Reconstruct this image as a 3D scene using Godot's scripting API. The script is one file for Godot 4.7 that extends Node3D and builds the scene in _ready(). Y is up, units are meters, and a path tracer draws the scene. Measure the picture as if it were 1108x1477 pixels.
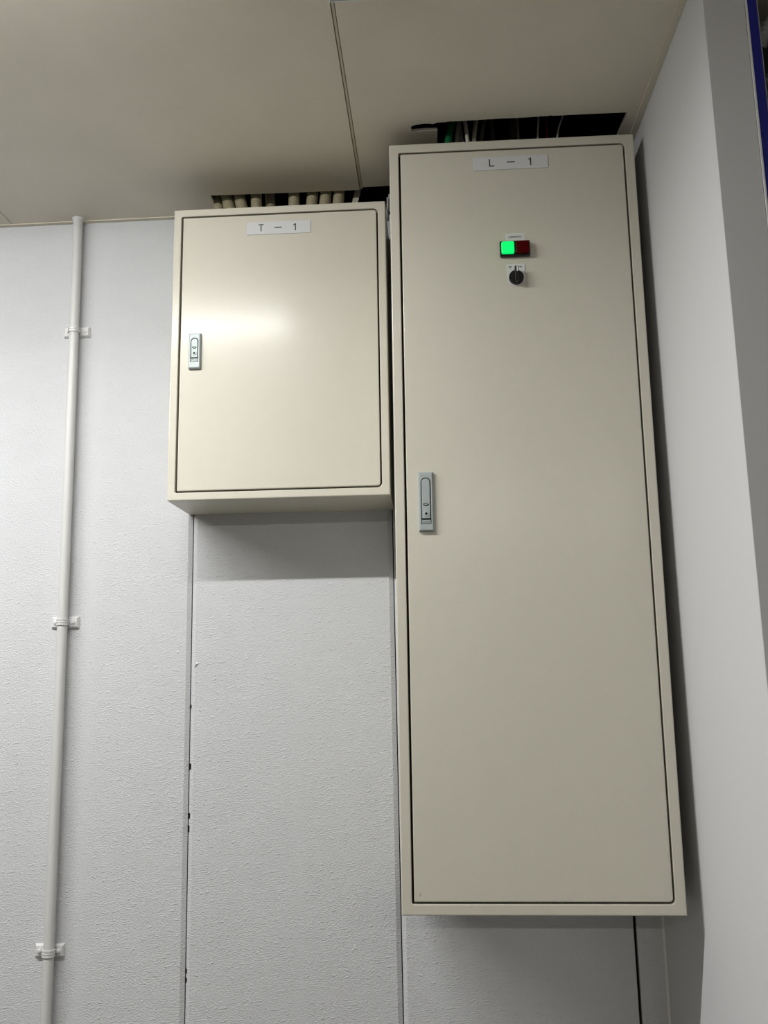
extends Node3D

# ---------------------------------------------------------------- sizes (metres)
const CEIL := 3.0478          # underside of the ceiling boards
const WR := 0.7692            # left face of the right-hand stub wall
const ZR := 0.996             # front end of the stub wall
const ROOM_L := -5.0
const ROOM_R := 3.6
const ROOM_F := 9.0

var M := {}
var used := {}

# ---------------------------------------------------------------- node helpers
func numbered(called: String) -> String:
	if not used.has(called):
		used[called] = 0
		return called
	used[called] += 1
	return "%s_%03d" % [called, used[called]]

func thing(called: String, label: String, category: String, at := Vector3.ZERO, group := "") -> Node3D:
	var o := Node3D.new()
	o.name = numbered(called)
	add_child(o)
	o.position = at
	tag(o, label, category, group)
	return o

func tag(o: Node, label: String, category: String, group := "") -> void:
	o.set_meta("label", label)
	o.set_meta("category", category)
	if group != "":
		o.set_meta("group", group)

func mb() -> SurfaceTool:
	var st := SurfaceTool.new()
	st.begin(Mesh.PRIMITIVE_TRIANGLES)
	return st

func put(st: SurfaceTool, called: String, mat: Material, parent: Node = null) -> MeshInstance3D:
	var o := MeshInstance3D.new()
	o.mesh = st.commit()
	o.material_override = mat
	o.cast_shadow = GeometryInstance3D.SHADOW_CASTING_SETTING_ON
	if parent == null:
		o.name = numbered(called)
		add_child(o)
	else:
		o.name = called
		parent.add_child(o, true)
	return o

func struct(st: SurfaceTool, called: String, mat: Material) -> MeshInstance3D:
	var o := put(st, called, mat)
	o.set_meta("kind", "structure")
	return o

# ---------------------------------------------------------------- shape helpers
func tri(st: SurfaceTool, a: Vector3, b: Vector3, c: Vector3, hint: Vector3) -> void:
	var n := (a - c).cross(a - b)
	if n.length() < 1e-14:
		return
	n = n.normalized()
	if n.dot(hint) < 0.0:
		n = -n
		var t := b
		b = c
		c = t
	for p in [a, b, c]:
		st.set_normal(n)
		st.add_vertex(p)

func quad(st: SurfaceTool, a: Vector3, b: Vector3, c: Vector3, d: Vector3, hint: Vector3) -> void:
	tri(st, a, b, c, hint)
	tri(st, a, c, d, hint)

# smooth triangle: own normals
func stri(st: SurfaceTool, p: Array, n: Array) -> void:
	var f: Vector3 = (p[0] - p[2]).cross(p[0] - p[1])
	if f.length() < 1e-14:
		return
	var order := [0, 1, 2]
	if f.dot(n[0] + n[1] + n[2]) < 0.0:
		order = [0, 2, 1]
	for k in order:
		st.set_normal(n[k])
		st.add_vertex(p[k])

# box lo..hi with all edges chamfered by b
func box(st: SurfaceTool, lo: Vector3, hi: Vector3, b := 0.0) -> void:
	var c := (lo + hi) * 0.5
	var h := (hi - lo) * 0.5
	if b <= 0.0:
		for ax in 3:
			for s in [-1.0, 1.0]:
				var u := (ax + 1) % 3
				var v := (ax + 2) % 3
				var pts := []
				for q in [[-1, -1], [1, -1], [1, 1], [-1, 1]]:
					var p := c
					p[ax] += s * h[ax]
					p[u] += q[0] * h[u]
					p[v] += q[1] * h[v]
					pts.append(p)
				var n := Vector3.ZERO
				n[ax] = s
				quad(st, pts[0], pts[1], pts[2], pts[3], n)
		return
	var i := h - Vector3(b, b, b)
	for ax in 3:
		var u := (ax + 1) % 3
		var v := (ax + 2) % 3
		for s in [-1.0, 1.0]:
			var pts := []
			for q in [[-1, -1], [1, -1], [1, 1], [-1, 1]]:
				var p := c
				p[ax] += s * h[ax]
				p[u] += q[0] * i[u]
				p[v] += q[1] * i[v]
				pts.append(p)
			var n := Vector3.ZERO
			n[ax] = s
			quad(st, pts[0], pts[1], pts[2], pts[3], n)
		# edges along ax
		for su in [-1.0, 1.0]:
			for sv in [-1.0, 1.0]:
				var e := []
				for sa in [-1.0, 1.0]:
					var p1 := c
					p1[ax] += sa * i[ax]
					p1[u] += su * h[u]
					p1[v] += sv * i[v]
					var p2 := c
					p2[ax] += sa * i[ax]
					p2[u] += su * i[u]
					p2[v] += sv * h[v]
					e.append(p1)
					e.append(p2)
				var n := Vector3.ZERO
				n[u] = su
				n[v] = sv
				quad(st, e[0], e[1], e[3], e[2], n)
	for sx in [-1.0, 1.0]:
		for sy in [-1.0, 1.0]:
			for sz in [-1.0, 1.0]:
				var s3 := Vector3(sx, sy, sz)
				tri(st, c + s3 * Vector3(h.x, i.y, i.z), c + s3 * Vector3(i.x, h.y, i.z), c + s3 * Vector3(i.x, i.y, h.z), s3)

# rounded rectangle loop in the xy plane; radii: bottom-left, bottom-right, top-right, top-left
func rr(x0: float, y0: float, x1: float, y1: float, z: float, r: Array, n := 5) -> PackedVector3Array:
	var out := PackedVector3Array()
	var cs := [Vector2(x0 + r[0], y0 + r[0]), Vector2(x1 - r[1], y0 + r[1]), Vector2(x1 - r[2], y1 - r[2]), Vector2(x0 + r[3], y1 - r[3])]
	for k in 4:
		for j in n + 1:
			var a := PI + k * PI / 2 + j * PI / 2 / n
			out.append(Vector3(cs[k].x + cos(a) * r[k], cs[k].y + sin(a) * r[k], z))
	return out

# strips between loops of one length; hints tell the outside: +1 away from the axis through c, -1 towards it
func loft(st: SurfaceTool, loops: Array, c: Vector3, side := 1.0) -> void:
	for k in loops.size() - 1:
		var a: PackedVector3Array = loops[k]
		var b: PackedVector3Array = loops[k + 1]
		for j in a.size():
			var j2 := (j + 1) % a.size()
			var mid := (a[j] + a[j2] + b[j] + b[j2]) * 0.25
			var hint := mid - c
			hint.z = 0
			hint = hint.normalized() * side
			# faces that look along z
			var n := (b[j2] - a[j]).cross(b[j] - a[j2]).normalized()
			if absf(n.z) > 0.5:
				hint += Vector3(0, 0, 4)
			quad(st, a[j], a[j2], b[j2], b[j], hint)

func cap(st: SurfaceTool, loop: PackedVector3Array, hint: Vector3) -> void:
	var c := Vector3.ZERO
	for p in loop:
		c += p
	c /= loop.size()
	for j in loop.size():
		tri(st, c, loop[j], loop[(j + 1) % loop.size()], hint)

# outline (u, v) given in plane axes eu, ev, extruded along ew from w0 to w1
func extrude(st: SurfaceTool, poly: PackedVector2Array, o: Vector3, eu: Vector3, ev: Vector3, ew: Vector3, w0: float, w1: float) -> void:
	var idx := Geometry2D.triangulate_polygon(poly)
	for w in [[w0, -1.0], [w1, 1.0]]:
		for k in range(0, idx.size(), 3):
			var p := []
			for q in 3:
				var v: Vector2 = poly[idx[k + q]]
				p.append(o + eu * v.x + ev * v.y + ew * w[0])
			tri(st, p[0], p[1], p[2], ew * w[1])
	var cw := 1.0 if Geometry2D.is_polygon_clockwise(poly) else -1.0
	for k in poly.size():
		var a := poly[k]
		var b := poly[(k + 1) % poly.size()]
		var n := Vector2(-(b - a).y, (b - a).x) * cw
		quad(st, o + eu * a.x + ev * a.y + ew * w0, o + eu * b.x + ev * b.y + ew * w0, o + eu * b.x + ev * b.y + ew * w1, o + eu * a.x + ev * a.y + ew * w1, eu * n.x + ev * n.y)

# profile of (radius, along) turned round the axis from o in direction ew
func lathe(st: SurfaceTool, prof: Array, o: Vector3, ew: Vector3, seg := 24) -> void:
	var eu := ew.cross(Vector3.UP if absf(ew.y) < 0.9 else Vector3.RIGHT).normalized()
	var ev := ew.cross(eu).normalized()
	for k in prof.size() - 1:
		var p: Vector2 = prof[k]
		var q: Vector2 = prof[k + 1]
		var t := (q - p).normalized()
		var nr := t.y
		var nw := -t.x
		for j in seg:
			var a0 := TAU * j / seg
			var a1 := TAU * (j + 1) / seg
			var d0 := eu * cos(a0) + ev * sin(a0)
			var d1 := eu * cos(a1) + ev * sin(a1)
			var pts := [o + d0 * p.x + ew * p.y, o + d1 * p.x + ew * p.y, o + d1 * q.x + ew * q.y, o + d0 * q.x + ew * q.y]
			var ns := [d0 * nr + ew * nw, d1 * nr + ew * nw, d1 * nr + ew * nw, d0 * nr + ew * nw]
			stri(st, [pts[0], pts[1], pts[2]], [ns[0], ns[1], ns[2]])
			stri(st, [pts[0], pts[2], pts[3]], [ns[0], ns[2], ns[3]])

# round tube through points; ribs > 0 makes a corrugated hose with that pitch
func hose(st: SurfaceTool, path: PackedVector3Array, r: float, sides := 14, ribs := 0.0, depth := 0.0) -> void:
	var c := Curve3D.new()
	for k in path.size():
		var t := Vector3.ZERO
		if k > 0 and k < path.size() - 1:
			t = (path[k + 1] - path[k - 1]) * 0.17
		c.add_point(path[k], -t, t)
	c.bake_interval = 0.01
	var l := c.get_baked_length()
	var rows := int(maxf(6, l / 0.02))
	if ribs > 0.0:
		rows = int(l / ribs * 4.0)
	var rings := []
	var norms := []
	for k in rows + 1:
		var s := l * k / rows
		var p := c.sample_baked(s, true)
		var t := (c.sample_baked(minf(s + 0.004, l), true) - c.sample_baked(maxf(s - 0.004, 0), true)).normalized()
		var eu := t.cross(Vector3.BACK if absf(t.z) < 0.9 else Vector3.RIGHT).normalized()
		var ev := t.cross(eu).normalized()
		var rad := r
		var slope := 0.0
		if ribs > 0.0:
			rad = r + depth * cos(TAU * s / ribs)
			slope = -depth * TAU / ribs * sin(TAU * s / ribs)
		var ring := []
		var nr := []
		for j in sides:
			var d := eu * cos(TAU * j / sides) + ev * sin(TAU * j / sides)
			ring.append(p + d * rad)
			nr.append((d - t * slope).normalized())
		rings.append(ring)
		norms.append(nr)
	for k in rows:
		for j in sides:
			var j2 := (j + 1) % sides
			stri(st, [rings[k][j], rings[k][j2], rings[k + 1][j2]], [norms[k][j], norms[k][j2], norms[k + 1][j2]])
			stri(st, [rings[k][j], rings[k + 1][j2], rings[k + 1][j]], [norms[k][j], norms[k + 1][j2], norms[k + 1][j]])

func text(s: String, size: float, at: Vector3, called: String, mat: Material, parent: Node, bold := false) -> MeshInstance3D:
	var f := SystemFont.new()
	f.font_names = PackedStringArray(["Droid Sans"])
	if bold:
		f.font_weight = 700
	var t := TextMesh.new()
	t.font = f
	t.text = s
	t.font_size = 64
	t.pixel_size = size / 64.0
	t.depth = 0.0006
	t.curve_step = 1.0
	var o := MeshInstance3D.new()
	o.mesh = t
	o.material_override = mat
	o.name = called
	o.position = at
	parent.add_child(o, true)
	return o

# ---------------------------------------------------------------- materials
func mat(c: Color, rough: float, spec := 0.5, metal := 0.0) -> StandardMaterial3D:
	var m := StandardMaterial3D.new()
	m.albedo_color = c
	m.roughness = rough
	m.metallic_specular = spec
	m.metallic = metal
	return m

func noise(seed_: int, freq: float, octaves := 3, kind := FastNoiseLite.TYPE_SIMPLEX_SMOOTH) -> FastNoiseLite:
	var n := FastNoiseLite.new()
	n.seed = seed_
	n.frequency = freq
	n.noise_type = kind
	n.fractal_octaves = octaves
	return n

func world_map(m: StandardMaterial3D, scale: Vector3) -> void:
	m.uv1_triplanar = true
	m.uv1_world_triplanar = true
	m.uv1_scale = scale
	m.uv1_triplanar_sharpness = 8.0

# a grey image that tints the base colour: mid +- amount
func tint_image(n: FastNoiseLite, size: int, lo: float, hi: float) -> ImageTexture:
	var im: Image = n.get_seamless_image(size, size)
	im.convert(Image.FORMAT_RGB8)
	for y in size:
		for x in size:
			var v := lerpf(lo, hi, im.get_pixel(x, y).r)
			im.set_pixel(x, y, Color(v, v, v))
	return ImageTexture.create_from_image(im)

func height_image(a: FastNoiseLite, b: FastNoiseLite, size: int, share: float, cut: float) -> ImageTexture:
	var i1: Image = a.get_seamless_image(size, size)
	var i2: Image = b.get_seamless_image(size, size)
	var out := Image.create(size, size, false, Image.FORMAT_RGB8)
	for y in size:
		for x in size:
			var v: float = i1.get_pixel(x, y).r * (1.0 - share) + smoothstep(cut, 1.0, i2.get_pixel(x, y).r) * share
			out.set_pixel(x, y, Color(v, v, v))
	return ImageTexture.create_from_image(out)

func make_materials() -> void:
	# rough-cast white wall paint: fine flattened grain with sparse larger beads
	var grain := height_image(noise(11, 0.075, 3), noise(12, 0.03, 2), 1024, 0.45, 0.62)
	var wall := mat(Color(0.752, 0.757, 0.768), 0.62, 0.35)
	wall.albedo_texture = tint_image(noise(5, 0.006, 4), 512, 0.985, 1.0)
	wall.heightmap_enabled = true
	wall.heightmap_texture = grain
	wall.heightmap_scale = 0.22
	world_map(wall, Vector3(1.5, 2.6, 1.5))
	M.wall = wall
	var side := mat(Color(0.785, 0.786, 0.793), 0.6, 0.35)
	side.heightmap_enabled = true
	side.heightmap_texture = grain
	side.heightmap_scale = 0.02
	world_map(side, Vector3(1.2, 1.2, 1.2))
	M.side = side
	M.sealant = mat(Color(0.10, 0.095, 0.09), 0.9, 0.2)
	M.bead = mat(Color(0.86, 0.86, 0.85), 0.5)
	M.caulk = mat(Color(0.82, 0.815, 0.80), 0.6)
	var ceil_m := mat(Color(0.86, 0.835, 0.78), 0.5, 0.4)
	ceil_m.albedo_texture = tint_image(noise(21, 0.01, 4), 512, 0.975, 1.0)
	world_map(ceil_m, Vector3(0.8, 0.8, 0.8))
	M.ceiling = ceil_m
	M.trim = mat(Color(0.82, 0.795, 0.73), 0.4)
	M.joiner = mat(Color(0.74, 0.71, 0.63), 0.5)
	M.board_edge = mat(Color(0.62, 0.58, 0.50), 0.8)
	# cream semi-gloss cabinet enamel
	var paint := mat(Color(0.765, 0.75, 0.70), 0.4, 0.25)
	paint.clearcoat_enabled = true
	paint.clearcoat = 0.30
	paint.clearcoat_roughness = 0.20
	paint.albedo_texture = tint_image(noise(31, 0.012, 4), 512, 0.992, 1.0)
	paint.heightmap_enabled = true
	paint.heightmap_texture = tint_image(noise(32, 0.09, 2), 512, 0.0, 1.0)
	paint.heightmap_scale = 0.004
	world_map(paint, Vector3(2.5, 2.5, 2.5))
	M.paint = paint
	M.groove = mat(Color(0.16, 0.14, 0.11), 0.8, 0.2)
	M.plate = mat(Color(0.775, 0.78, 0.785), 0.35, 0.3)
	M.ink = mat(Color(0.07, 0.07, 0.075), 0.6)
	M.silver = mat(Color(0.62, 0.65, 0.65), 0.45, 0.3, 0.2)
	M.silver_dark = mat(Color(0.07, 0.07, 0.07), 0.8, 0.1)
	M.black = mat(Color(0.025, 0.025, 0.027), 0.35)
	M.red = mat(Color(0.27, 0.006, 0.014), 0.35, 0.2)
	var green := mat(Color(0.02, 0.55, 0.22), 0.3)
	green.emission_enabled = true
	green.emission = Color(0.0, 0.94, 0.44)
	green.emission_energy_multiplier = 0.95
	M.green = green
	M.white_mark = mat(Color(0.85, 0.86, 0.86), 0.5)
	M.label = mat(Color(0.80, 0.80, 0.80), 0.5)
	M.label_ink = mat(Color(0.34, 0.30, 0.30), 0.7)
	M.pipe = mat(Color(0.75, 0.75, 0.745), 0.42, 0.5)
	M.clip = mat(Color(0.79, 0.79, 0.79), 0.38, 0.5)
	M.conduit = mat(Color(0.62, 0.59, 0.49), 0.5)
	M.cable_green = mat(Color(0.03, 0.36, 0.20), 0.45)
	M.cable_grey = mat(Color(0.74, 0.72, 0.67), 0.5)
	M.cable_dark = mat(Color(0.36, 0.35, 0.31), 0.5)
	M.cable_red = mat(Color(0.42, 0.06, 0.06), 0.5)
	M.galvanised = mat(Color(0.66, 0.67, 0.69), 0.45, 0.5, 0.3)
	M.concrete = mat(Color(0.20, 0.195, 0.185), 0.9, 0.2)
	var floor_m := mat(Color(0.45, 0.44, 0.42), 0.5, 0.4)
	floor_m.albedo_texture = tint_image(noise(41, 0.02, 4), 512, 0.9, 1.0)
	world_map(floor_m, Vector3(0.5, 0.5, 0.5))
	M.floor = floor_m
	M.room = mat(Color(0.64, 0.64, 0.63), 0.7)
	M.blue = mat(Color(0.08, 0.11, 0.56), 0.4)
	M.rack_dark = mat(Color(0.03, 0.03, 0.032), 0.7)
	M.hose_grey = mat(Color(0.55, 0.55, 0.54), 0.5)
	M.lamp_body = mat(Color(0.86, 0.86, 0.85), 0.4)
	var glow := mat(Color(0.95, 0.95, 0.95), 0.5)
	glow.emission_enabled = true
	glow.emission = Color(1.0, 1.0, 0.99)
	glow.emission_energy_multiplier = GLOW
	M.glow = glow

const GLOW := 50.0
const NEAR_ENERGY := 4.6
const FAR_ENERGY := 2.55

# ---------------------------------------------------------------- lights
# slim surface-mounted LED batten along x; x0..x1 is the glowing bar
func batten(x0: float, x1: float, z: float, energy: float, label: String, tone := Color(1.0, 1.0, 0.99)) -> void:
	var cx := (x0 + x1) * 0.5
	var half := (x1 - x0) * 0.5
	var t := thing("ceiling_light", label, "light", Vector3(cx, CEIL, z), "slim white ceiling battens")
	var st := mb()
	extrude(st, PackedVector2Array([Vector2(-0.075, 0), Vector2(-0.05, -0.018), Vector2(0.05, -0.018), Vector2(0.075, 0)]), Vector3.ZERO, Vector3.BACK, Vector3.UP, Vector3.RIGHT, -half, half)
	put(st, "housing", M.lamp_body, t)
	st = mb()
	var prof := PackedVector2Array()
	for k in 9:
		var a := PI + PI * k / 8
		prof.append(Vector2(cos(a) * 0.022, -0.018 + sin(a) * 0.022))
	extrude(st, prof, Vector3.ZERO, Vector3.BACK, Vector3.UP, Vector3.RIGHT, -half + 0.01, half - 0.01)
	put(st, "glowing_tube", M.glow, t)
	for s in [-1.0, 1.0]:
		var e := mb()
		box(e, Vector3(s * half - 0.01, -0.045, -0.028), Vector3(s * half + 0.01, 0, 0.028), 0.003)
		put(e, "end_cap", M.lamp_body, t)
		var l := AreaLight3D.new()
		l.name = "lamp_glow"
		l.area_size = Vector2(half * 2 - 0.04, 0.024)
		l.light_energy = energy * 0.5
		l.light_color = tone
		l.area_normalize_energy = true
		l.area_range = 20.0
		l.area_attenuation = 2.0
		l.shadow_enabled = true
		t.add_child(l, true)
		# faces down and sideways, just outside the glowing bar
		var ang: float = deg_to_rad(14.0) * s
		var dir := Vector3(0, -cos(ang), sin(ang))
		l.position = Vector3(0, -0.018, 0) + dir * 0.0245
		l.basis = Basis.looking_at(dir, Vector3.RIGHT) * Basis(Vector3.BACK, PI / 2)

# ---------------------------------------------------------------- cabinets
func cabinet(called: String, label: String, at: Vector3, w: float, h: float, d: float, frame: float, lean: float) -> Node3D:
	var t := thing(called, label, "cabinet", at)
	# lean about the middle of the cabinet
	t.rotation.z = lean
	t.position = at + Vector3(0, h / 2, 0) - Vector3(-sin(lean), cos(lean), 0) * h / 2
	var st := mb()
	var hw := w / 2
	var c := Vector3(0, h / 2, 0)
	var sm := [0.002, 0.002, 0.002, 0.002]
	var loops := [
		rr(-hw, 0, hw, h, 0.0, sm), rr(-hw, 0, hw, h, d - 0.014, sm), rr(-hw + 0.0012, 0.0012, hw - 0.0012, h - 0.0012, d - 0.0135, sm),
		rr(-hw + 0.0012, 0.0012, hw - 0.0012, h - 0.0012, d - 0.0120, sm), rr(-hw, 0, hw, h, d - 0.0115, sm), rr(-hw, 0, hw, h, d - 0.003, sm), rr(-hw + 0.0010, 0.0010, hw - 0.0010, h - 0.0010, d - 0.0008, sm), rr(-hw + 0.003, 0.003, hw - 0.003, h - 0.003, d, sm)]
	loft(st, loops, c)
	cap(st, loops[0], Vector3.FORWARD)
	var rad := [0.004, 0.013, 0.013, 0.004]
	var ro := [0.006, 0.015, 0.015, 0.006]
	loft(st, [loops[7], rr(-hw + frame - 0.002, frame - 0.002, hw - frame + 0.002, h - frame + 0.002, d, ro)], c)
	var inner := [
		rr(-hw + frame - 0.002, frame - 0.002, hw - frame + 0.002, h - frame + 0.002, d, ro), rr(-hw + frame - 0.0006, frame - 0.0006, hw - frame + 0.0006, h - frame + 0.0006, d - 0.0006, ro),
		rr(-hw + frame, frame, hw - frame, h - frame, d - 0.002, rad), rr(-hw + frame, frame, hw - frame, h - frame, d - 0.024, rad)]
	loft(st, inner, c, -1.0)
	cap(st, inner[3], Vector3.BACK)
	put(st, "body", M.paint, t)
	# rubber seal at the bottom of the gap round the door
	st = mb()
	var g := frame + 0.0005
	loft(st, [rr(-hw + g, g, hw - g, h - g, d - 0.018, rad), rr(-hw + g + 0.012, g + 0.012, hw - g - 0.012, h - g - 0.012, d - 0.018, rad)], c)
	loft(st, [rr(-hw + g + 0.012, g + 0.012, hw - g - 0.012, h - g - 0.012, d - 0.018, rad), rr(-hw + g + 0.012, g + 0.012, hw - g - 0.012, h - g - 0.012, d - 0.0235, rad)], c, -1.0)
	put(st, "door_seal", M.groove, t)
	# door leaf
	st = mb()
	var o := frame + 0.0058
	var dl := -hw + o
	var dr := hw - frame - 0.0048
	var db := o - 0.0004
	var dt := h - frame - 0.0048
	var rd := [0.002, 0.009, 0.009, 0.002]
	var z := d - 0.0008
	var dloops := [
		rr(dl, db, dr, dt, z - 0.016, rd), rr(dl, db, dr, dt, z - 0.0022, rd), rr(dl + 0.0007, db + 0.0007, dr - 0.0007, dt - 0.0007, z - 0.0006, rd), rr(dl + 0.0024, db + 0.0024, dr - 0.0024, dt - 0.0024, z, rd)]
	loft(st, dloops, Vector3((dl + dr) / 2, (db + dt) / 2, 0))
	cap(st, dloops[3], Vector3.BACK)
	cap(st, dloops[0], Vector3.FORWARD)
	put(st, "door", M.paint, t)
	return t

# white name plate with three characters; x0..x1, y0..y1 in the cabinet's axes
func nameplate(t: Node3D, x0: float, y0: float, x1: float, y1: float, z: float, chars: Array) -> void:
	var st := mb()
	box(st, Vector3(x0, y0, z), Vector3(x1, y1, z + 0.0022), 0.0006)
	var p := put(st, "name_plate", M.plate, t)
	p.set_meta("label", "white name plate reading %s － 1" % chars[0][0])
	for c in chars:
		if c[0] == "-":
			var s := mb()
			box(s, Vector3(c[1] - 0.0115, c[2] - 0.0015, z + 0.0022), Vector3(c[1] + 0.0115, c[2] + 0.0015, z + 0.0027))
			put(s, "dash", M.ink, p)
		else:
			var s := mb()
			var q := 0.0030
			var hh := 0.0118
			var hx := 0.0082
			var shape := PackedVector2Array()
			if c[0] == "T":
				shape = PackedVector2Array([Vector2(-hx, hh), Vector2(hx, hh), Vector2(hx, hh - q), Vector2(q / 2, hh - q), Vector2(q / 2, -hh), Vector2(-q / 2, -hh), Vector2(-q / 2, hh - q), Vector2(-hx, hh - q)])
			elif c[0] == "L":
				shape = PackedVector2Array([Vector2(-hx, hh), Vector2(-hx + q, hh), Vector2(-hx + q, -hh + q), Vector2(hx * 0.85, -hh + q), Vector2(hx * 0.85, -hh), Vector2(-hx, -hh)])
			else:
				shape = PackedVector2Array([Vector2(0.0005, hh), Vector2(0.0030, hh), Vector2(0.0030, -hh), Vector2(-0.0001, -hh), Vector2(-0.0001, hh * 0.62), Vector2(-0.0055, hh * 0.42), Vector2(-0.0055, hh * 0.66), Vector2(-0.0022, hh * 0.80)])
			extrude(s, shape, Vector3(c[1], c[2], z + 0.0022), Vector3.RIGHT, Vector3.UP, Vector3.BACK, 0.0, 0.0005)
			put(s, "digit" if c[0] == "1" else "letter", M.ink, p)

# flush paddle handle: plate, recess, lever, lock, push button. f: fractions from the top for lever top, emblem, lock, lever end, button end
func paddle(t: Node3D, x0: float, y0: float, w: float, h: float, z: float, f: Array) -> void:
	var st := mb()
	var b := 0.0035
	var sm := [0.0012, 0.0012, 0.0012, 0.0012]
	var c := Vector3(x0 + w / 2, y0 + h / 2, 0)
	var top := z + 0.011
	var lx0 := x0 + w * 0.17
	var lx1 := x0 + w * 0.83
	var r := (lx1 - lx0) / 2 - 0.0003
	var ytop: float = y0 + h * (1.0 - f[0])
	var ybot: float = y0 + h * (1.0 - f[4])
	var lo := [rr(x0, y0, x0 + w, y0 + h, z, sm), rr(x0, y0, x0 + w, y0 + h, z + 0.007, sm), rr(x0 + b, y0 + b, x0 + w - b, y0 + h - b, top, sm)]
	loft(st, lo, c)
	loft(st, [lo[2], rr(lx0, ybot, lx1, ytop, top, [0.001, 0.001, r, r])], c)
	loft(st, [rr(lx0, ybot, lx1, ytop, top, [0.001, 0.001, r, r]), rr(lx0, ybot, lx1, ytop, z + 0.003, [0.001, 0.001, r, r])], c, -1.0)
	cap(st, lo[0], Vector3.FORWARD)
	var p := put(st, "handle", M.silver, t)
	p.set_meta("label", "silver metal paddle handle with lock")
	st = mb()
	cap(st, rr(lx0, ybot, lx1, ytop, z + 0.003, [0.001, 0.001, r, r]), Vector3.BACK)
	put(st, "recess", M.silver_dark, p)
	# lever
	var g := w * 0.06
	var yl: float = y0 + h * (1.0 - f[3])
	st = mb()
	var rl := r - g
	var l0 := rr(lx0 + g, yl + 0.001, lx1 - g, ytop - g, z + 0.003, [0.0008, 0.0008, rl, rl])
	var l1 := rr(lx0 + g, yl + 0.001, lx1 - g, ytop - g, top - 0.0010, [0.0008, 0.0008, rl, rl])
	var l2 := rr(lx0 + g + 0.0012, yl + 0.0022, lx1 - g - 0.0012, ytop - g - 0.0012, top + 0.0002, [0.0008, 0.0008, rl - 0.0012, rl - 0.0012])
	var lc := Vector3((lx0 + lx1) / 2, (yl + ytop) / 2, 0)
	loft(st, [l0, l1, l2], lc)
	cap(st, l2, Vector3.BACK)
	put(st, "lever", M.silver, p)
	# half-round maker's mark
	st = mb()
	var ey: float = y0 + h * (1.0 - f[1])
	var er := w * 0.19
	var pts := PackedVector2Array()
	for k in 11:
		var a := PI + PI * k / 10
		pts.append(Vector2(cos(a) * er, sin(a) * er * 0.8))
	for k in 11:
		var a := TAU - PI * k / 10
		pts.append(Vector2(cos(a) * er * 0.72, sin(a) * er * 0.52))
	extrude(st, pts, Vector3(lc.x, ey, top + 0.0002), Vector3.RIGHT, Vector3.UP, Vector3.BACK, 0, 0.0004)
	box(st, Vector3(lc.x - er * 0.9, ey + er * 0.05, top + 0.0002), Vector3(lc.x + er * 0.6, ey + er * 0.22, top + 0.0006))
	put(st, "emblem", M.silver_dark, p)
	# lock cylinder with its key hole
	st = mb()
	var ky: float = y0 + h * (1.0 - f[2])
	var kr := w * 0.19
	lathe(st, [Vector2(kr, 0), Vector2(kr, 0.0009), Vector2(kr * 0.88, 0.0014), Vector2(0.0001, 0.0014)], Vector3(lc.x, ky, top), Vector3.BACK, 24)
	put(st, "lock", M.silver, p)
	st = mb()
	lathe(st, [Vector2(kr * 0.42, 0), Vector2(kr * 0.42, 0.0018), Vector2(0.0001, 0.0018)], Vector3(lc.x, ky, top), Vector3.BACK, 16)
	put(st, "key_hole", M.silver_dark, p)
	# push button
	st = mb()
	box(st, Vector3(lx0 + g * 0.8, ybot + h * 0.010, z + 0.003), Vector3(lx1 - g * 0.8, yl - h * 0.018, top - 0.0006), 0.0006)
	put(st, "push_button", M.silver, p)
	text("PUSH", minf((yl - ybot) * 0.55, w * 0.19), Vector3(lc.x, (yl + ybot) / 2 - h * 0.004, top - 0.0005), "lettering", M.label_ink, p)

# ---------------------------------------------------------------- pipe clip
func pipe_x(y: float) -> float:
	var u := y / CEIL
	return -1.0485 - 0.00026 * u - 0.00774 * u * u

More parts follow.
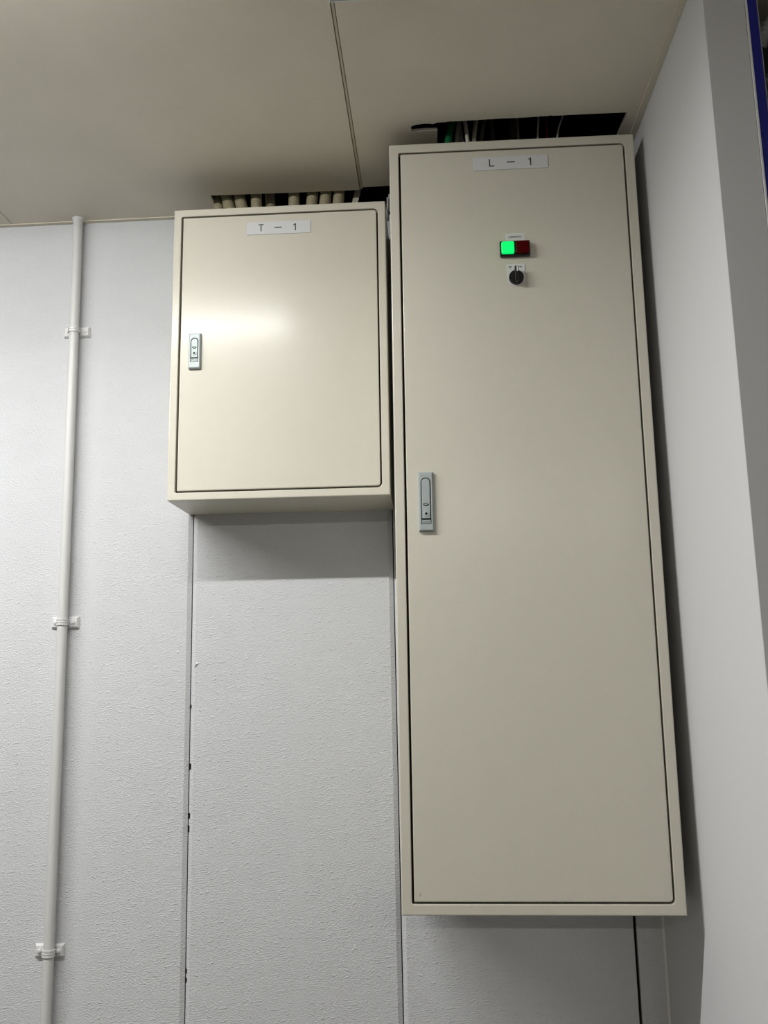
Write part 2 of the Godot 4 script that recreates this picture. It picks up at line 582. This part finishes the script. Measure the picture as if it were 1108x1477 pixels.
func pipe_clip(x: float, y: float, label: String) -> void:
	var t := thing("pipe_clip", label, "pipe clip", Vector3(x, y, 0), "white saddle clips on the wall pipe")
	var st := mb()
	var hw := 0.045
	var hh := 0.0185
	var sm := [0.001, 0.001, 0.001, 0.001]
	var lo := [rr(-hw, -hh, hw, hh, 0, sm), rr(-hw, -hh, hw, hh, 0.003, sm), rr(-hw + 0.005, -hh + 0.005, hw - 0.005, hh - 0.005, 0.011, sm)]
	loft(st, lo, Vector3.ZERO)
	cap(st, lo[2], Vector3.BACK)
	put(st, "base", M.clip, t)
	for s in [-1.0, 1.0]:
		st = mb()
		lathe(st, [Vector2(0.0105, 0), Vector2(0.0105, 0.001), Vector2(0.0098, 0.0018), Vector2(0.006, 0.0018)], Vector3(s * 0.0285, 0, 0.011), Vector3.BACK, 20)
		lathe(st, [Vector2(0.0062, 0.0018), Vector2(0.0058, 0.0042), Vector2(0.004, 0.0058), Vector2(0.0018, 0.0062), Vector2(0.0015, 0.0052), Vector2(0.0001, 0.0052)], Vector3(s * 0.0285, 0, 0.011), Vector3.BACK, 16)
		put(st, "screw", M.clip, t)
	# band round the pipe: a flat strap with three ribs
	st = mb()
	for rib in [[-0.0095, 0.0095, 0.0178], [-0.0098, -0.0058, 0.0196], [-0.002, 0.002, 0.0196], [0.0058, 0.0098, 0.0196]]:
		var n := 20
		for k in n:
			var a0 := -0.12 * PI + 1.24 * PI * k / n
			var a1 := -0.12 * PI + 1.24 * PI * (k + 1) / n
			var d0 := Vector3(cos(a0), 0, sin(a0))
			var d1 := Vector3(cos(a1), 0, sin(a1))
			var o := Vector3(pipe_x(y) - x, 0, 0.0285)
			var up0 := Vector3(0, rib[1], 0)
			var dn0 := Vector3(0, rib[0], 0)
			stri(st, [o + d0 * rib[2] + dn0, o + d1 * rib[2] + dn0, o + d1 * rib[2] + up0], [d0, d1, d1])
			stri(st, [o + d0 * rib[2] + dn0, o + d1 * rib[2] + up0, o + d0 * rib[2] + up0], [d0, d1, d0])
			for e in [[up0, 1.0], [dn0, -1.0]]:
				quad(st, o + d0 * rib[2] + e[0], o + d1 * rib[2] + e[0], o + d1 * 0.0165 + e[0], o + d0 * 0.0165 + e[0], Vector3(0, e[1], 0))
	put(st, "band", M.clip, t)

# ---------------------------------------------------------------- build
func _ready() -> void:
	var cam := Camera3D.new()
	cam.name = "camera"
	cam.fov = rad_to_deg(2.0 * atan(738.5 / 1272.94))
	cam.near = 0.05
	cam.far = 60.0
	cam.position = Vector3(0.130, 1.4998, 2.783)
	cam.basis = Basis(Vector3.UP, 0.0550) * Basis(Vector3.RIGHT, 0.1758) * Basis(Vector3.BACK, -0.0203)
	cam.current = true
	add_child(cam)
	var we := WorldEnvironment.new()
	we.name = "environment"
	var env := Environment.new()
	env.background_mode = Environment.BG_COLOR
	env.background_color = Color(0, 0, 0)
	env.ambient_light_source = Environment.AMBIENT_SOURCE_DISABLED
	env.tonemap_mode = Environment.TONE_MAPPER_LINEAR
	env.tonemap_exposure = 1.0
	env.sdfgi_enabled = true
	env.ssao_enabled = true
	env.ssil_enabled = true
	we.environment = env
	add_child(we)
	make_materials()
	# near row, just out of frame up on the left; far row across the room behind the camera
	batten(-1.68, -0.46, 1.375, NEAR_ENERGY, "white slim batten light on the ceiling near the small cabinet")
	batten(-2.96, -1.74, 1.375, NEAR_ENERGY, "white slim batten light on the ceiling, left one of its row")
	var far_x := [-2.6, -1.0, 0.6, 2.2]
	for k in 4:
		batten(far_x[k] - 0.6, far_x[k] + 0.6, 6.7, FAR_ENERGY, ["far batten light leftmost of the row behind", "far batten light second from left behind", "far batten light third from left behind", "far batten light rightmost of the row behind"][k], Color(1.0, 0.97, 0.92))
	build_room()
	build_cabinets()
	build_services()
	build_rack()

func build_room() -> void:
	var st := mb()
	box(st, Vector3(ROOM_L - 0.1, -0.1, -0.1), Vector3(ROOM_R + 0.1, 0, ROOM_F + 0.1))
	struct(st, "floor", M.floor)
	# ---- back wall: core with chamfered rough-cast panels in front
	st = mb()
	box(st, Vector3(ROOM_L - 0.1, 0, -0.12), Vector3(ROOM_R + 0.1, 4.0, -0.014))
	var wb := struct(st, "wall_back", M.sealant)
	var j1 := -0.6440
	var j2 := 0.0030
	var j3 := 0.6850
	var edges := [[ROOM_L, -3.1, 0, 0], [-3.1, -1.985, 0, 1], [-1.981, -1.425, 1, 1], [-1.421, j1 - 0.0017, 1, 1], [j1 + 0.0017, j2 - 0.0017, 1, 1], [j2 + 0.0017, j3 - 0.0045, 1, 0], [j3 + 0.0045, ROOM_R, 0, 0]]
	for e in edges:
		st = mb()
		var a: Vector2 = Vector2(0.013, 0.007) * e[2]
		var b: Vector2 = Vector2(0.013, 0.007) * e[3]
		var prof := PackedVector2Array([Vector2(e[0], -0.014), Vector2(e[0], -a.y)])
		if e[2]:
			prof.append(Vector2(e[0] + a.x, 0))
		if e[3]:
			prof.append(Vector2(e[1] - b.x, 0))
		prof.append(Vector2(e[1], -b.y))
		prof.append(Vector2(e[1], -0.014))
		extrude(st, prof, Vector3.ZERO, Vector3.RIGHT, Vector3.BACK, Vector3.UP, 0.0, CEIL + 0.02)
		put(st, "panel", M.wall, wb)
	# chips and lumps of filler in the first joint
	for c in [[-0.6425, 1.214, 0.006, 0.009], [-0.6425, 1.068, 0.005, 0.008], [-0.6425, 1.395, 0.003, 0.006], [-0.6425, 1.03, 0.003, 0.01], [-0.6425, 0.60, 0.003, 0.007], [-0.6425, 0.625, 0.003, 0.007]]:
		st = mb()
		box(st, Vector3(c[0] - c[2] * 0.3, c[1] - c[3], -0.012), Vector3(c[0] + c[2], c[1] + c[3], -0.0035), 0.0015)
		put(st, "filler_crumb", M.sealant, wb)
	# small proud flake of paint by the first joint, and single beads on the paint
	st = mb()
	tri(st, Vector3(-0.6295, 1.534, 0.0), Vector3(-0.6165, 1.5295, 0.0), Vector3(-0.627, 1.524, 0.006), Vector3.BACK)
	tri(st, Vector3(-0.6295, 1.534, 0.0), Vector3(-0.627, 1.524, 0.006), Vector3(-0.630, 1.514, 0.0), Vector3.BACK)
	tri(st, Vector3(-0.6165, 1.5295, 0.0), Vector3(-0.630, 1.514, 0.0), Vector3(-0.627, 1.524, 0.006), Vector3.BACK)
	put(st, "paint_flake", M.wall, wb)
	for q in [[-1.188, 1.2337, 0.0028], [-0.60, 0.845, 0.003], [-0.0395, 0.5702, 0.0028], [-0.93, 2.57, 0.0025], [-0.90, 2.53, 0.0025]]:
		st = mb()
		lathe(st, [Vector2(q[2], 0), Vector2(q[2] * 0.8, q[2] * 0.5), Vector2(0.0001, q[2] * 0.8)], Vector3(q[0], q[1], 0), Vector3.BACK, 10)
		put(st, "paint_bead", M.wall, wb)
	# ---- stub wall on the right: left face, front end, right face
	st = mb()
	extrude(st, PackedVector2Array([Vector2(WR, 0), Vector2(WR, ZR - 0.0015), Vector2(WR + 0.0015, ZR), Vector2(0.8595, ZR), Vector2(0.8655, ZR - 0.006), Vector2(0.8655, 0)]), Vector3.ZERO, Vector3.RIGHT, Vector3.BACK, Vector3.UP, 0.0, CEIL + 0.02)
	struct(st, "wall_right", M.side)
	st = mb()
	box(st, Vector3(0.8610, 0, ZR - 0.0005), Vector3(0.8662, CEIL, ZR + 0.0015), 0.0007)
	struct(st, "trim_4", M.bead)
	st = mb()
	lathe_quarter(st, Vector3(WR, 0, 0), CEIL, 0.006)
	struct(st, "trim_3", M.caulk)
	# rest of the shell
	st = mb()
	box(st, Vector3(ROOM_L - 0.1, 0, 0), Vector3(ROOM_L, 4.0, ROOM_F))
	struct(st, "wall_left", M.room)
	st = mb()
	box(st, Vector3(ROOM_L - 0.1, 0, ROOM_F), Vector3(ROOM_R + 0.1, 4.0, ROOM_F + 0.1))
	struct(st, "wall_front", M.room)
	st = mb()
	box(st, Vector3(ROOM_R, 0, 0), Vector3(ROOM_R + 0.1, 4.0, ROOM_F))
	struct(st, "wall_far_right", M.room)
	# ---- ceiling: concrete slab far above, boards below it
	st = mb()
	box(st, Vector3(ROOM_L - 0.1, 4.0, -0.12), Vector3(ROOM_R + 0.1, 4.15, ROOM_F + 0.1))
	var ce := struct(st, "ceiling", M.concrete)
	var zb := 1.82
	var boards := [
		[Vector2(ROOM_L, 0), Vector2(ROOM_L, zb), Vector2(-1.2985, zb), Vector2(-1.2985, 0)],
		[Vector2(-1.2955, 0), Vector2(-1.2955, zb), Vector2(-0.0745, zb), Vector2(-0.0745, 0.1247), Vector2(-0.30, 0.1285), Vector2(-0.5690, 0.1362), Vector2(-0.5655, 0.0)],
		[Vector2(-0.0635, zb), Vector2(-0.0635, 0.1395), Vector2(0.03, 0.1415), Vector2(0.179, 0.1415), Vector2(0.1795, 0.4285), Vector2(0.141, 0.4295), Vector2(0.1045, 0.4275), Vector2(0.1015, 0.4500), Vector2(0.1065, 0.4560), Vector2(0.118, 0.4610), Vector2(0.140, 0.4640), Vector2(0.158, 0.4625), Vector2(0.166, 0.4590), Vector2(0.179, 0.4665), Vector2(0.205, 0.4662), Vector2(0.209, 0.4682), Vector2(0.24, 0.4675), Vector2(0.36, 0.4690), Vector2(0.43, 0.4680), Vector2(0.497, 0.4694), Vector2(0.503, 0.4715), Vector2(0.508, 0.4690), Vector2(0.62, 0.4680), Vector2(0.7203, 0.4664), Vector2(0.7135, 0.3400), Vector2(0.7135, 0.0), Vector2(WR, 0.0), Vector2(WR, ZR), Vector2(ROOM_R, ZR), Vector2(ROOM_R, zb)],
		[Vector2(0.8655, 0), Vector2(0.8655, ZR), Vector2(ROOM_R, ZR), Vector2(ROOM_R, 0)],
		[Vector2(ROOM_L, zb + 0.003), Vector2(ROOM_L, ROOM_F), Vector2(ROOM_R, ROOM_F), Vector2(ROOM_R, zb + 0.003)]]
	for b in boards:
		st = mb()
		extrude(st, PackedVector2Array(b), Vector3.ZERO, Vector3.RIGHT, Vector3.BACK, Vector3.UP, CEIL, CEIL + 0.009)
		put(st, "board", M.ceiling, ce)
	# joint cover between the two boards in view, and the dark backing of the left joint
	st = mb()
	box(st, Vector3(-0.0722, CEIL + 0.0012, 0.128), Vector3(-0.0655, CEIL + 0.004, zb), 0.0005)
	put(st, "joint_strip", M.joiner, ce)
	st = mb()
	box(st, Vector3(-0.095, CEIL + 0.0095, 0.128), Vector3(-0.045, CEIL + 0.012, zb))
	put(st, "joint_backing", M.board_edge, ce)
	st = mb()
	box(st, Vector3(-1.32, CEIL + 0.0095, 0.0), Vector3(-1.27, CEIL + 0.012, zb))
	put(st, "joint_backing", M.groove, ce)
	st = mb()
	box(st, Vector3(ROOM_L, CEIL + 0.0095, zb - 0.03), Vector3(ROOM_R, CEIL + 0.012, zb + 0.03))
	put(st, "joint_backing", M.groove, ce)
	# edge trims under the ceiling
	st = mb()
	box(st, Vector3(ROOM_L, CEIL - 0.0035, 0.0), Vector3(-0.60, CEIL - 0.0002, 0.017), 0.0006)
	struct(st, "trim_1", M.trim)
	st = mb()
	box(st, Vector3(WR - 0.019, CEIL - 0.0035, 0.0), Vector3(WR - 0.0002, CEIL - 0.0002, ZR), 0.0006)
	struct(st, "trim_2", M.trim)

# slim quarter-round bead in the corner of back wall and right wall
func lathe_quarter(st: SurfaceTool, at: Vector3, h: float, r: float) -> void:
	for k in 4:
		var a0 := PI / 2 * k / 4
		var a1 := PI / 2 * (k + 1) / 4
		var c := at + Vector3(-r, 0, r)
		var d0 := Vector3(sin(a0), 0, -cos(a0))
		var d1 := Vector3(sin(a1), 0, -cos(a1))
		quad(st, c + d0 * r, c + d1 * r, c + d1 * r + Vector3(0, h, 0), c + d0 * r + Vector3(0, h, 0), Vector3(-1, 0, 1))

func build_cabinets() -> void:
	# ---- small cabinet T-1
	var w := 0.666
	var h := 0.9338
	var d := 0.2469
	var cx := -0.3216
	var t := cabinet("terminal_cabinet", "smaller cream wall cabinet marked T － 1 with a silver handle", Vector3(cx, 2.0032, 0), w, h, d, 0.0235, -0.0034)
	var z := d - 0.0008
	nameplate(t, -0.423 - cx, 2.8415 - 2.0032, -0.2215 - cx, 2.8835 - 2.0032, z, [["T", -0.3775 - cx, 2.8638 - 2.0032, 0.034], ["-", -0.3238 - cx, 2.8628 - 2.0032], ["1", -0.2710 - cx, 2.8622 - 2.0032, 0.032]])
	paddle(t, -0.597 - cx, 2.4090 - 2.0032, 0.0375, 0.1130, z, [0.135, 0.395, 0.575, 0.70, 0.82])
	# ---- tall cabinet L-1
	w = 0.70
	h = 2.1042
	d = 0.4458
	cx = 0.3812
	var by := 0.8913
	t = cabinet("lighting_cabinet", "tall cream wall cabinet marked L － 1 with green lamp and black knob", Vector3(cx, by, 0), w, h, d, 0.0265, -0.0060)
	z = d - 0.0008
	var k := 0.0060
	# undo the lean for places measured on the photograph
	var un := func(x: float, y: float) -> Vector2: return Vector2(x - cx - k * (y - by - h / 2), y - by + k * (x - cx))
	var a: Vector2 = un.call(0.3849, 2.9222)
	nameplate(t, a.x - 0.1065, a.y - 0.0205, a.x + 0.1065, a.y + 0.0205, z, [["L", a.x - 0.0530, a.y + 0.0015, 0.034], ["-", a.x + 0.0014, a.y + 0.0015], ["1", a.x + 0.0560, a.y + 0.0005, 0.034]])
	a = un.call(0.0945, 1.8590)
	paddle(t, a.x, a.y, 0.0405, 0.1620, z, [0.10, 0.545, 0.71, 0.795, 0.885])
	# twin pilot lamp
	a = un.call(0.3850, 2.6540)
	var st := mb()
	box(st, Vector3(a.x - 0.0420, a.y - 0.0225, z), Vector3(a.x + 0.0420, a.y + 0.0225, z + 0.0130), 0.002)
	var p := put(st, "lamp_unit", M.black, t)
	p.set_meta("label", "black twin pilot lamp, green lit and red unlit")
	for s in [-1.0, 1.0]:
		st = mb()
		var lc := Vector3(a.x + s * 0.0205, a.y, z)
		var r := [0.005, 0.005, 0.005, 0.005]
		var e := 0.0178 if s < 0 else 0.0188
		var lo := [rr(lc.x - e, lc.y - e, lc.x + e, lc.y + e, z + 0.012, r), rr(lc.x - e, lc.y - e, lc.x + e, lc.y + e, z + 0.0185, r), rr(lc.x - e + 0.0025, lc.y - e + 0.0025, lc.x + e - 0.0025, lc.y + e - 0.0025, z + 0.0205, r)]
		loft(st, lo, lc)
		cap(st, lo[2], Vector3.BACK)
		put(st, "green_lamp_lens" if s < 0 else "red_lens", M.green if s < 0 else M.red, p)
		if s < 0:
			var l := OmniLight3D.new()
			l.name = "green_lamp_glow"
			l.light_color = Color(0.0, 0.94, 0.44)
			l.light_energy = 0.0003
			l.light_size = 0.015
			l.omni_range = 20.0
			l.omni_attenuation = 2.0
			l.shadow_enabled = true
			l.position = lc + Vector3(0, 0, 0.032)
			p.add_child(l)
	# small paper label above the lamps with a row of tiny blurred print
	a = un.call(0.3878, 2.6930)
	st = mb()
	box(st, Vector3(a.x - 0.0270, a.y - 0.0115, z), Vector3(a.x + 0.0270, a.y + 0.0115, z + 0.0008))
	p = put(st, "lamp_label", M.label, t)
	st = mb()
	var x := a.x - 0.0195
	for g in [[0.0042, 0], [0.0022, 1], [0.0048, 2], [0.0048, 3], [0.0048, 2], [0.0046, 0], [0.0046, 3]]:
		glyph(st, x, a.y - 0.0025, g[0], 0.0055, z + 0.0008, g[1])
		x += g[0] + 0.0011
	put(st, "print", M.label_ink, p)
	# selector switch
	a = un.call(0.3852, 2.5690)
	st = mb()
	var out := PackedVector2Array([Vector2(-0.0255, 0.042), Vector2(-0.0255, 0)])
	for j in 13:
		var an := PI + PI * j / 12
		out.append(Vector2(cos(an) * 0.0255, sin(an) * 0.0235))
	out.append(Vector2(0.0255, 0.042))
	extrude(st, out, Vector3(a.x, a.y, z), Vector3.RIGHT, Vector3.UP, Vector3.BACK, 0, 0.0015)
	p = put(st, "selector_switch", M.label, t)
	p.set_meta("label", "black rotary selector knob on a pale plate")
	st = mb()
	lathe(st, [Vector2(0.0205, 0.0), Vector2(0.0205, 0.009), Vector2(0.0195, 0.0105), Vector2(0.0001, 0.0105)], Vector3(a.x, a.y, z + 0.0015), Vector3.BACK, 36)
	put(st, "collar", M.black, p)
	st = mb()
	box(st, Vector3(a.x - 0.0050, a.y - 0.0185, z + 0.012), Vector3(a.x + 0.0050, a.y + 0.0265, z + 0.0270), 0.0015)
	put(st, "knob", M.black, p)
	st = mb()
	box(st, Vector3(a.x - 0.0004, a.y + 0.0090, z + 0.0268), Vector3(a.x + 0.0030, a.y + 0.0245, z + 0.0276))
	put(st, "pointer", M.white_mark, p)
	st = mb()
	for q in [[-0.0195, 0], [-0.0140, 3], [0.0095, 0], [0.0150, 3]]:
		if q[1] == 0:
			box(st, Vector3(a.x + q[0] - 0.0016, a.y + 0.0330, z + 0.0015), Vector3(a.x + q[0] + 0.0016, a.y + 0.0345, z + 0.0019))
		else:
			glyph(st, a.x + q[0] - 0.0024, a.y + 0.0300, 0.0048, 0.0068, z + 0.0015, 3)
	put(st, "print", M.label_ink, p)
	# scratch on the door, galvanised spacer between the two cabinets
	a = un.call(0.0722, 0.9420)
	st = mb()
	extrude(st, PackedVector2Array([Vector2(-0.0012, -0.0035), Vector2(0.0002, -0.004), Vector2(0.0016, 0.0035), Vector2(0.0008, 0.004)]), Vector3(a.x, a.y, z), Vector3.RIGHT, Vector3.UP, Vector3.BACK, 0, 0.0002)
	put(st, "paint_scratch", M.label_ink, t)
	a = un.call(0.0225, 2.945)
	st = mb()
	box(st, Vector3(a.x - 0.0060, a.y - 0.038, 0.17), Vector3(a.x - 0.0015, a.y + 0.030, 0.20), 0.0006)
	box(st, Vector3(a.x - 0.0015, a.y - 0.015, 0.17), Vector3(a.x + 0.0170, a.y + 0.045, 0.19), 0.0006)
	put(st, "spacer_bracket", M.galvanised, t)

# one tiny printed character as a few strokes
func glyph(st: SurfaceTool, x: float, y: float, w: float, h: float, z: float, kind: int) -> void:
	var s := 0.0009
	var bars := []
	match kind:
		0: bars = [[0, 1, 0, 0.14], [0.2, 1, 0.45, 0.59], [0, 1, 0.86, 1], [0.8, 1, 0, 1]]
		1: bars = [[0, 1, 0.42, 0.58], [0.35, 0.65, 0.0, 1.0]]
		2: bars = [[0, 1, 0.86, 1], [0, 0.2, 0, 1], [0, 1, 0.45, 0.57], [0.4, 0.6, 0, 1], [0.8, 1, 0.2, 1]]
		3: bars = [[0, 1, 0.6, 0.74], [0.4, 0.62, 0, 1], [0.1, 0.9, 0.2, 0.32], [0.0, 0.2, 0.3, 0.9]]
	for b in bars:
		box(st, Vector3(x + w * b[0], y + h * b[2], z), Vector3(x + w * b[1], y + h * b[3], z + 0.0003))

func build_services() -> void:
	# ---- painted pipe down the wall with flared collar at the ceiling
	var t := thing("wall_pipe", "white painted pipe running down the wall left of the cabinets", "pipe", Vector3(-1.0500, 0, 0.0285))
	var st := mb()
	var line := PackedVector3Array()
	for q in 9:
		line.append(Vector3(pipe_x(CEIL * q / 8) + 1.05, CEIL * q / 8, 0))
	hose(st, line, 0.0160, 24)
	put(st, "tube", M.pipe, t)
	st = mb()
	lathe(st, [Vector2(0.0165, -0.012), Vector2(0.0175, -0.009), Vector2(0.0205, -0.002), Vector2(0.0208, 0.0)], Vector3(-0.0065, CEIL - 0.0002, 0), Vector3.UP, 28)
	put(st, "collar", M.pipe, t)
	pipe_clip(-1.0535, 2.6440, "topmost white saddle clip holding the wall pipe")
	pipe_clip(-1.0515, 1.6660, "middle white saddle clip holding the wall pipe")
	pipe_clip(-1.0560, 0.6870, "lowest white saddle clip holding the wall pipe")
	# ---- ribbed conduits rising out of the small cabinet into the ceiling
	var cond := [
		[-0.570, -0.538, 0.070, 0.0170, "leftmost beige ribbed conduit above the small cabinet"],
		[-0.535, -0.497, 0.085, 0.0195, "second ribbed conduit from the left above the small cabinet"],
		[-0.492, -0.455, 0.088, 0.0195, "third ribbed conduit from the left above the small cabinet"],
		[-0.427, -0.420, 0.090, 0.0185, "fourth ribbed conduit from the left above the small cabinet"],
		[-0.388, -0.378, 0.050, 0.0165, "fifth ribbed conduit from the left, set farther back"],
		[-0.298, -0.296, 0.090, 0.0185, "sixth ribbed conduit, standing alone above the small cabinet"],
		[-0.232, -0.244, 0.090, 0.0185, "seventh ribbed conduit from the left above the small cabinet"],
		[-0.186, -0.200, 0.092, 0.0190, "eighth ribbed conduit from the left above the small cabinet"],
		[-0.143, -0.155, 0.092, 0.0185, "rightmost beige ribbed conduit above the small cabinet"]]
	for c in cond:
		var y0 := 2.942
		var y1 := 3.055
		var top: float = c[0] + (c[0] - c[1]) * 0.8
		st = mb()
		hose(st, PackedVector3Array([Vector3(c[1] + (c[1] - c[0]) * 0.6, y0, c[2] + 0.01), Vector3((c[0] + c[1]) / 2, (y0 + y1) / 2 + 0.03, c[2]), Vector3(top, y1 + 0.24, c[2] - 0.01)]), c[3] - 0.0016, 16, 0.0072, 0.0022)
		var o := put(st, "flexible_conduit", M.conduit)
		tag(o, c[4], "conduit", "ribbed conduits above the small cabinet")
	# slanted hanger strap at the right end of that opening
	st = mb()
	var dir := Vector3(0.05, 0.20, 0.0).normalized()
	var side := Vector3(0.009, -0.00225, 0)
	var b0 := Vector3(-0.118, 2.942, 0.075)
	for s in [0.0]:
		var e := b0 + dir * 0.42
		quad(st, b0 - side, b0 + side, e + side, e - side, Vector3.BACK)
		var th := Vector3(0, 0, -0.003)
		quad(st, b0 - side + th, b0 + side + th, e + side + th, e - side + th, Vector3.FORWARD)
		quad(st, b0 - side, e - side, e - side + th, b0 - side + th, Vector3.LEFT)
		quad(st, b0 + side, e + side, e + side + th, b0 + side + th, Vector3.RIGHT)
		quad(st, b0 - side, b0 + side, b0 + side + th, b0 - side + th, Vector3.DOWN)
		quad(st, e - side, e + side, e + side + th, e - side + th, Vector3.UP)
	tag(put(st, "hanger_strap", M.cable_grey), "slanted grey strap right of the ribbed conduits", "strap")
	# ---- cables rising out of the tall cabinet
	var cab := [
		[0.2080, 0.2230, 0.385, 0.0085, M.cable_green, "thick green cable above the tall cabinet"],
		[0.2360, 0.2440, 0.35, 0.0055, M.cable_grey, "grey cable just right of the green one"],
		[0.2560, 0.2510, 0.33, 0.0050, M.cable_grey, "grey cable second right of the green one"],
		[0.2700, 0.2620, 0.39, 0.0045, M.cable_grey, "pale cable leaning left above the tall cabinet"],
		[0.2860, 0.2960, 0.37, 0.0050, M.cable_grey, "pale upright cable above the tall cabinet"],
		[0.3060, 0.3190, 0.35, 0.0050, M.cable_dark, "dark grey cable above the tall cabinet"],
		[0.3480, 0.3500, 0.30, 0.0060, M.cable_dark, "dark cable in the middle of the gap over the tall cabinet"],
		[0.4070, 0.4150, 0.28, 0.0070, M.cable_dark, "dark thick cable right of the middle of the gap"],
		[0.4310, 0.4330, 0.26, 0.0040, M.cable_grey, "thin grey cable right of the middle of the gap"],
		[0.4760, 0.4840, 0.36, 0.0022, M.cable_grey, "thin pale wire left of the red wire"],
		[0.5060, 0.5090, 0.36, 0.0022, M.cable_red, "thin red wire above the tall cabinet"],
		[0.5280, 0.5520, 0.37, 0.0020, M.cable_grey, "thin pale wire right of the red wire"]]
	for c in cab:
		st = mb()
		hose(st, PackedVector3Array([Vector3(c[0], 3.0015, c[2]), Vector3((c[0] + c[1]) / 2, 3.07, c[2]), Vector3(c[1] + (c[1] - c[0]) * 0.6, 3.18, c[2] - 0.02), Vector3(c[1] + (c[1] - c[0]), 3.5, c[2] - 0.06)]), c[3] * 1.3, 10)
		tag(put(st, "cable", c[4]), c[5], "cable", "cables above the tall cabinet")
	# ---- square air grille in the ceiling, only its near edge in the frame
	t = thing("ceiling_vent", "white framed grey air grille in the ceiling at the top edge", "vent", Vector3(0.125, CEIL, 1.158))
	st = mb()
	var c0 := Vector3(0, 0, 0)
	for s in [[-0.2, -0.2, 0.2, -0.197], [-0.2, 0.197, 0.2, 0.2], [-0.2, -0.197, -0.197, 0.197], [0.197, -0.197, 0.2, 0.197]]:
		box(st, Vector3(s[0], -0.004, s[1]), Vector3(s[2], 0, s[3]), 0.0006)
	put(st, "frame", M.lamp_body, t)
	st = mb()
	box(st, Vector3(-0.197, -0.0010, -0.197), Vector3(0.197, 0, 0.197))
	put(st, "backing", M.hose_grey, t)
	for q in 12:
		st = mb()
		var zq := -0.188 + q * 0.0325
		box(st, Vector3(-0.197, -0.003, zq - 0.008), Vector3(0.197, -0.0010, zq + 0.008), 0.0005)
		put(st, "slat", M.galvanised, t)

func build_rack() -> void:
	# blue rack upright beyond the end of the stub wall, dark goods and a grey hose on the rack
	var t := thing("storage_rack", "blue steel storage rack post just right of the wall end", "rack", Vector3(0.88, 0, 0.95))
	for q in [[0.0, 0.0], [0.0, -0.70]]:
		var st := mb()
		# C-shaped upright
		extrude(st, PackedVector2Array([Vector2(-0.0125, 0.03), Vector2(0.0135, 0.03), Vector2(0.0135, 0.026), Vector2(-0.0085, 0.026), Vector2(-0.0085, -0.03), Vector2(-0.0125, -0.03)]), Vector3(q[0], 0, q[1]), Vector3.RIGHT, Vector3.BACK, Vector3.UP, 0.0, 2.98)
		put(st, "upright", M.blue, t)
		st = mb()
		box(st, Vector3(q[0] + 0.0135, 0, q[1] + 0.022), Vector3(q[0] + 0.0160, 2.98, q[1] + 0.030))
		put(st, "edge_strip", M.hose_grey, t)
	for y in [1.9]:
		var st := mb()
		box(st, Vector3(0.018, y, -0.72), Vector3(1.2, y + 0.05, 0.0), 0.003)
		put(st, "shelf", M.rack_dark, t)
	var cr := mb()
	box(cr, Vector3(0.93, 1.9505, 0.26), Vector3(1.95, 2.98, 0.86), 0.01)
	tag(put(cr, "crate", M.rack_dark), "tall black crate on the top shelf of the blue rack", "crate")
	# grey ribbed hose hung in loops in front of the crate
	var hp := [[2.93, 0.0, "upper grey ribbed hose behind the blue rack post"], [2.83, 0.02, "lower grey ribbed hose behind the blue rack post"]]
	for h in hp:
		var st := mb()
		hose(st, PackedVector3Array([Vector3(0.912 + h[1], h[0] - 0.04, 0.91), Vector3(0.945 + h[1], h[0] + 0.02, 0.91), Vector3(1.02, h[0] + 0.07, 0.91), Vector3(1.15, h[0] + 0.08, 0.91), Vector3(1.30, h[0] - 0.02, 0.91)]), 0.017, 14, 0.016, 0.003)
		tag(put(st, "ribbed_hose", M.hose_grey), h[2], "hose", "grey hoses on the blue rack")
